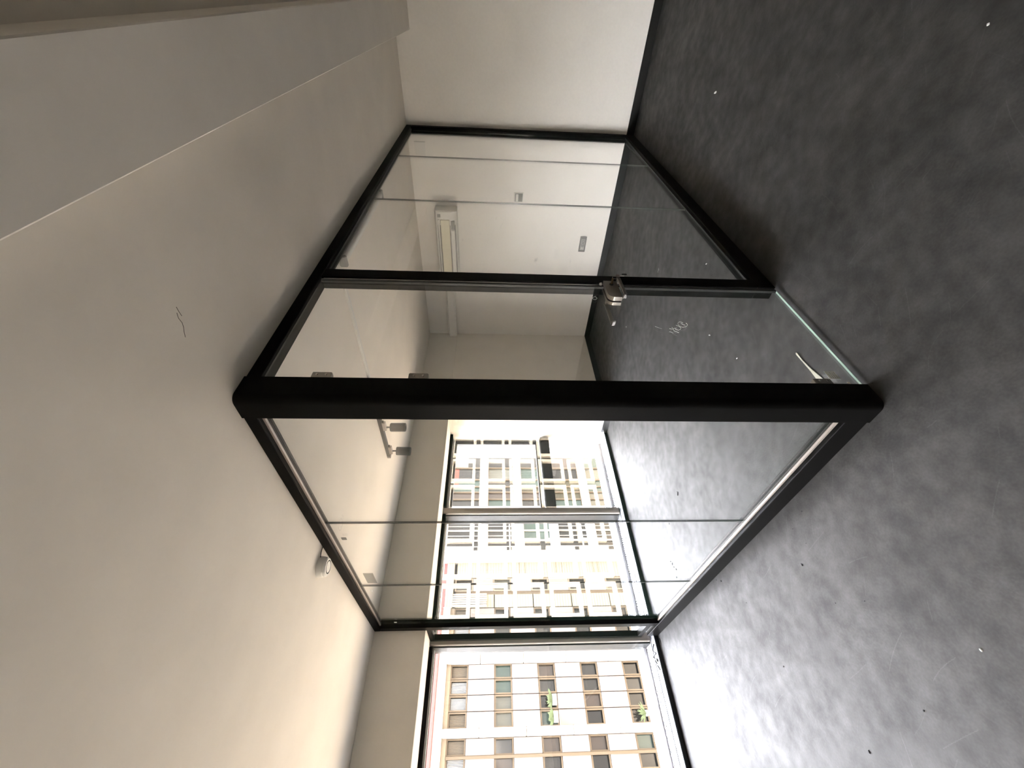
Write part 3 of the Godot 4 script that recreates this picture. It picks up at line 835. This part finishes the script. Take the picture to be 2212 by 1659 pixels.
# white gridded block: panels and windows between projecting piers
func gridded(rows: Array) -> void:
	var a := thing("office_building", "white office block with a grid of panels and brown framed windows under a red fascia", "building", Vector3(1.0, -15, ZF))
	bx(a, "core", M["dark wall"], Vector3(-8.6, -15, ZF - 9), Vector3(9.62, 6.3, ZF - 0.40))
	bx(a, "upper_wall", M["white render"], Vector3(-8.6, 5.45, ZF - 0.40), Vector3(9.62, 6.3, ZF + 0.10))
	bx(a, "red_fascia", M["red fascia"], Vector3(-8.6, 5.02, ZF - 0.40), Vector3(9.62, 5.45, ZF + 0.45), 0.03)
	bx(a, "cornice", M["white render"], Vector3(-8.6, 4.46, ZF - 0.40), Vector3(9.62, 5.02, ZF + 0.30), 0.03)
	bx(a, "head_trim", M["beige trim"], Vector3(-8.6, 4.155, ZF - 0.40), Vector3(9.62, 4.46, ZF + 0.05), 0.02)
	var piers := [[6.00, 6.78], [2.06, 2.50], [-1.90, -1.42], [-5.88, -5.40]]
	for q in piers:
		var top := 4.46
		var n := 0
		while top > -14.9:   # stone lengths, three metres each
			var bot := maxf(top - (2.33 if n == 0 else 3.03), -15.0)
			bx(a, "pier_stone", M["white render"], Vector3(q[0], bot + 0.02, ZF - 0.40), Vector3(q[1], top - 0.01, ZF + 0.36), 0.03)
			top = bot
			n += 1
	var bays := [[6.78, 9.62, 3], [2.50, 6.00, 4], [-1.42, 2.06, 4], [-5.40, -1.90, 4]]
	rng.seed = 41
	var tints := ["dark pane", "grey pane", "dark pane", "grey pane", "tan pane", "teal pane"]
	for bi in bays.size():
		var q: Array = bays[bi]
		var cw: float = (q[1] - q[0]) / q[2]
		for c in q[2]:
			var x1: float = q[1] - cw * c
			var x0 := x1 - cw
			for r in rows.size():
				var y0: float = rows[r][0]
				var y1: float = rows[r][1]
				if y0 < -11.5:
					continue
				var w := mi(a, "window", frame_mesh(cw - 0.03, y1 - y0, 0.085, 0.16), M["olive frame"], Vector3((x0 + x1) / 2, (y0 + y1) / 2, ZF - 0.12))
				var tint: String = tints[rng.randi() % tints.size()]
				if bi == 1 and c == 0 and r == 1: tint = "teal pane"
				if bi == 1 and c >= 2 and r == 1: tint = "pale pane"
				if bi == 2 and c == 0 and r == 3: tint = "tan pane"
				bx(w, "pane", M[tint], Vector3(x0 + 0.08, y0 + 0.08, ZF - 0.38), Vector3(x1 - 0.08, y1 - 0.08, ZF - 0.34))
				if r == 0:
					var st := begin()
					for k in 9:
						var xx := x0 + 0.14 + (cw - 0.30) * k / 8.0
						add_box(st, Vector3(xx - 0.026, y0 + 0.1, ZF - 0.33), Vector3(xx + 0.026, y1 - 0.1, ZF - 0.31))
					mi(w, "vertical_blind", st.commit(), M["bright blind" if c == 1 or c == 2 else "blind"], Vector3.ZERO)
				if y0 - 1.82 > -12.6:
					bx(a, "panel", M["white panel"], Vector3(x0 + 0.02, y0 - 1.80, ZF - 0.30), Vector3(x1 - 0.02, y0 - 0.02, ZF + 0.02), 0.025)
	bx(a, "brown_mullion", M["olive frame"], Vector3(1.06, -15, ZF - 0.2), Vector3(1.21, 4.15, ZF + 0.10), 0.02)
	plant(Vector3(3.85, -3.0, ZF + 0.22), 0.55, "leafy green plant in a white trough behind an office window, upper of two", true)
	plant(Vector3(2.95, -3.0, ZF + 0.22), 0.5, "leafy green plant in a white trough behind an office window, beside the white pier", true)
	plant(Vector3(3.0, -9.05, ZF + 0.22), 0.8, "spiky pale green plant low in an office window", false)
	plant(Vector3(7.05, 0.02, ZF + 0.22), 0.5, "small green plant in a window right of the white pier", true)

func plant(at: Vector3, h: float, label: String, trough: bool) -> void:
	var p := thing("potted_plant", label, "plant", at, "plants in the office windows opposite")
	if trough:
		bx(p, "trough", M["white pot"], at + Vector3(-0.30, 0, -0.12), at + Vector3(0.30, 0.30, 0.12), 0.02)
	else:
		mi(p, "pot", lathe([Vector2(0, 0), Vector2(0.14, 0), Vector2(0.18, 0.22), Vector2(0.16, 0.22), Vector2(0.0, 0.20)], 16), M["white pot"], at)
	var st := begin()
	for k in (60 if trough else 26):
		var base := at + Vector3(rng.randf_range(-0.24, 0.24) if trough else 0.0, 0.28 if trough else 0.2, rng.randf_range(-0.06, 0.06))
		var d := Vector3(rng.randfn(0, 0.55), rng.randf_range(0.4, 1.0), rng.randf_range(-0.1, 0.5)).normalized()
		var l := h * rng.randf_range(0.45, 1.0)
		var s := d.cross(Vector3(0, 0, 1)).normalized() * (0.06 if trough else 0.045)
		var m := base + d * l * 0.55 + Vector3(0, 0, 0.03)
		tri(st, base, m - s, m + s, Vector3(0, 0.3, 1))
		tri(st, m - s, base + d * l - Vector3(0, 0.06, 0), m + s, Vector3(0, 0.3, 1))
	mi(p, "foliage", st.commit(), M["leaf"], Vector3.ZERO)

# narrow cream clad house beside it
func cream(rows: Array) -> void:
	var b := thing("clad_building", "narrow cream clad building with siding boards between the white blocks", "building", Vector3(11.3, -15, ZF))
	bx(b, "core", M["dark wall"], Vector3(9.63, -15, ZF - 9), Vector3(13.04, 6.5, ZF - 0.40))
	bx(b, "red_fascia", M["red fascia"], Vector3(9.62, 4.95, ZF - 0.4), Vector3(13.05, 5.9, ZF - 0.05), 0.03)
	bx(b, "upper_wall", M["cream cladding"], Vector3(9.63, 5.9, ZF - 0.40), Vector3(13.05, 6.5, ZF - 0.05))
	bx(b, "ribbed_band", M["cream cladding"], Vector3(9.62, 4.36, ZF - 0.4), Vector3(13.05, 4.95, ZF + 0.12), 0.02)
	for k in 6:
		bx(b, "fascia_board", M["white render"], Vector3(9.70 + 0.17 * k, 1.75, ZF - 0.05), Vector3(9.70 + 0.17 * k + 0.10, 4.36, ZF + 0.22 - 0.03 * k), 0.02)
	for r in rows.size():
		var y0: float = rows[r][0]
		var y1: float = rows[r][1]
		if y0 < -11.5:
			continue
		bx(b, "siding", M["cream cladding"], Vector3(11.86, y0 - 1.82, ZF - 0.30), Vector3(13.05, y1, ZF + 0.02), 0.0)
		bx(b, "siding", M["cream cladding"], Vector3(9.66, y0 - 1.82 + 0.06, ZF - 0.30), Vector3(10.58, y1 - 0.02, ZF + 0.0), 0.0)
		var w := mi(b, "window", frame_mesh(0.98, y1 - y0 + 0.2, 0.09, 0.2), M["beige trim"], Vector3(11.34, (y0 + y1) / 2, ZF - 0.15))
		bx(w, "pane", M[["grey pane", "pale pane", "dark pane"][r % 3]], Vector3(10.92, y0, ZF - 0.38), Vector3(11.76, y1, ZF - 0.34))
		bx(b, "panel", M["white panel" if r % 2 == 0 else "white render"], Vector3(10.86, y0 - 1.7, ZF - 0.30), Vector3(11.82, y0 - 0.12, ZF - 0.05), 0.025)
		bx(b, "joint_cover", M["olive frame"], Vector3(10.60, y0 - 1.82, ZF - 0.2), Vector3(10.84, y1, ZF - 0.1))
	for y in [3.05, 1.75, -0.9, -1.35, -3.9, -4.4, -7.0, -7.4]:
		bx(b, "board_joint", M["olive frame"], Vector3(11.86, y - 0.02, ZF + 0.02), Vector3(13.05, y + 0.02, ZF + 0.03))

# white banded glass block
func banded() -> void:
	var c := thing("banded_building", "white banded office building with wide tinted glass bays behind the glass room", "building", Vector3(21, -15, ZF))
	bx(c, "core", M["dark wall"], Vector3(13.05, -15, ZF - 9), Vector3(34, 6.2, ZF - 0.30))
	bx(c, "parapet", M["white render"], Vector3(13.05, 5.25, ZF - 0.30), Vector3(34, 6.2, ZF + 0.15), 0.03)
	bx(c, "end_pier", M["white render"], Vector3(13.05, -15, ZF - 0.30), Vector3(13.98, 5.25, ZF + 0.25), 0.03)
	bx(c, "mid_pier", M["white render"], Vector3(17.55, -15, ZF - 0.30), Vector3(18.15, 5.25, ZF + 0.10), 0.03)
	var bands := [2.12, -1.03, -4.12, -7.40, -10.5]
	var cols := [13.98, 15.0, 15.9, 16.75, 17.55, 18.15, 18.95, 19.7, 20.3, 21.06, 22.4, 23.96, 25.26, 26.93, 28.7, 30.4, 32.2, 34.0]
	for y in bands:
		for k in cols.size() - 1:   # the band is laid in lengths
			bx(c, "band_panel", M["white render"], Vector3(cols[k] + 0.012, y - 0.37, ZF - 0.30), Vector3(cols[k + 1] - 0.012, y + 0.37, ZF + 0.18), 0.02)
	rng.seed = 8
	var tints := ["grey pane", "teal pane", "pale pane", "grey pane", "dark pane", "olive pane", "tan pane", "teal pane"]
	var ys := [5.25, 2.12, -1.03, -4.12, -7.40, -10.5]
	for k in cols.size() - 1:
		if cols[k] == 17.55:
			continue
		for r in ys.size() - 1:
			var y1: float = ys[r] - (0.0 if r == 0 else 0.37)
			var y0: float = ys[r + 1] + 0.37
			var near: bool = cols[k] < 17.5
			var tint: String = (["dark pane", "dark pane", "grey pane", "dark pane"][(k + r) % 4]) if near else tints[rng.randi() % tints.size()]
			if near and r == 2: tint = "teal pane" if k > 0 else "grey pane"
			var w := mi(c, "window", frame_mesh(cols[k + 1] - cols[k], y1 - y0, 0.05, 0.16), M["white render" if near else "olive frame"], Vector3((cols[k] + cols[k + 1]) / 2, (y0 + y1) / 2, ZF - 0.16))
			bx(w, "pane", M[tint], Vector3(cols[k] + 0.05, y0 + 0.05, ZF - 0.28), Vector3(cols[k + 1] - 0.05, y1 - 0.05, ZF - 0.24))
			if r == 0 and k in [8, 9]:
				bx(w, "red_blind", M["red pane"], Vector3(cols[k] + 0.1, y1 - 0.65, ZF - 0.23), Vector3(cols[k + 1] - 0.1, y1 - 0.06, ZF - 0.21))
			if r == 0 and k in [10, 11]:
				bx(w, "poster", M["white panel"], Vector3(cols[k] + 0.1, y1 - [1.5, 0.9][k - 10], ZF - 0.23), Vector3(cols[k + 1] - 0.1, y1 - 0.06, ZF - 0.21))
			if near and r != 2:
				bx(w, "glazing_bar", M["white render"], Vector3((cols[k] + cols[k + 1]) / 2 - 0.03, y0 + 0.05, ZF - 0.24), Vector3((cols[k] + cols[k + 1]) / 2 + 0.03, y1 - 0.05, ZF - 0.18))
				bx(w, "sill_bar", M["white render"], Vector3(cols[k] + 0.05, y0 + 0.42, ZF - 0.24), Vector3(cols[k + 1] - 0.05, y0 + 0.54, ZF - 0.16))

# dark block further along the street, seen mirrored in the partition
func framed() -> void:
	var d := thing("framed_building", "dark building with rows of cream window frames mirrored in the glass partition", "building", Vector3(-20, -15, ZF))
	bx(d, "core", M["dark wall"], Vector3(-34, -15, ZF - 9), Vector3(-8.6, 6.4, ZF - 0.20))
	bx(d, "parapet", M["dark wall"], Vector3(-34, 6.4, ZF - 9), Vector3(-8.6, 7.2, ZF))
	for k in 9:
		for r in 5:
			var x := -10.1 - 2.97 * k
			var y := 4.25 - 2.90 * r
			var w := mi(d, "window", frame_mesh(2.56, 2.46, 0.27, 0.5), M["cream frame"], Vector3(x, y, ZF - 0.02))
			bx(w, "pane", M["dark pane"], Vector3(x - 1.02, y - 0.97, ZF - 0.19), Vector3(x + 1.02, y + 0.97, ZF - 0.16))

# ---------------------------------------------------------------- camera and light
func _ready() -> void:
	var cam := Camera3D.new()
	cam.name = "camera"
	add_child(cam)
	cam.fov = rad_to_deg(2.0 * atan(829.5 / 890.57))
	cam.near = 0.05
	cam.far = 300.0
	# the phone was held upright and the picture is stored on its side: world up points to the left of the frame
	cam.transform = Transform3D(Basis(Vector3(-0.02980924, -0.99851664, 0.04556247), Vector3(0.69470848, 0.01207726, 0.71919001), Vector3(-0.71867346, 0.05309114, 0.69331796)), Vector3(-1.1963, 1.6865, 1.2541))
	cam.current = true
	var we := WorldEnvironment.new()
	we.name = "environment"
	var e := Environment.new()
	e.background_mode = Environment.BG_SKY
	var sky := Sky.new()
	var sm := ProceduralSkyMaterial.new()
	sm.sky_top_color = Color(0.87, 0.88, 0.92)
	sm.sky_horizon_color = Color(0.97, 0.955, 0.93)
	sm.ground_horizon_color = Color(0.70, 0.68, 0.65)
	sm.ground_bottom_color = Color(0.5, 0.48, 0.45)
	sm.sun_angle_max = 1.0
	sm.energy_multiplier = 10.0
	sky.sky_material = sm
	e.sky = sky
	e.tonemap_mode = Environment.TONE_MAPPER_LINEAR
	e.tonemap_exposure = 5.6
	e.sdfgi_enabled = true
	e.ssao_enabled = true
	e.ssil_enabled = true
	we.environment = e
	add_child(we)
	# sun over our own roof, from the right, on the fronts across the street
	var sun := DirectionalLight3D.new()
	sun.name = "sun"
	add_child(sun)
	sun.light_color = Color(1.0, 0.95, 0.87)
	sun.light_energy = 1.3
	sun.light_angular_distance = 0.6
	sun.shadow_enabled = true
	sun.look_at_from_position(Vector3.ZERO, Vector3(-0.63, -0.77, -0.10), Vector3.UP)
	materials()
	room()
	windows()
	partition()
	door()
	fittings()
	litter()
	street()
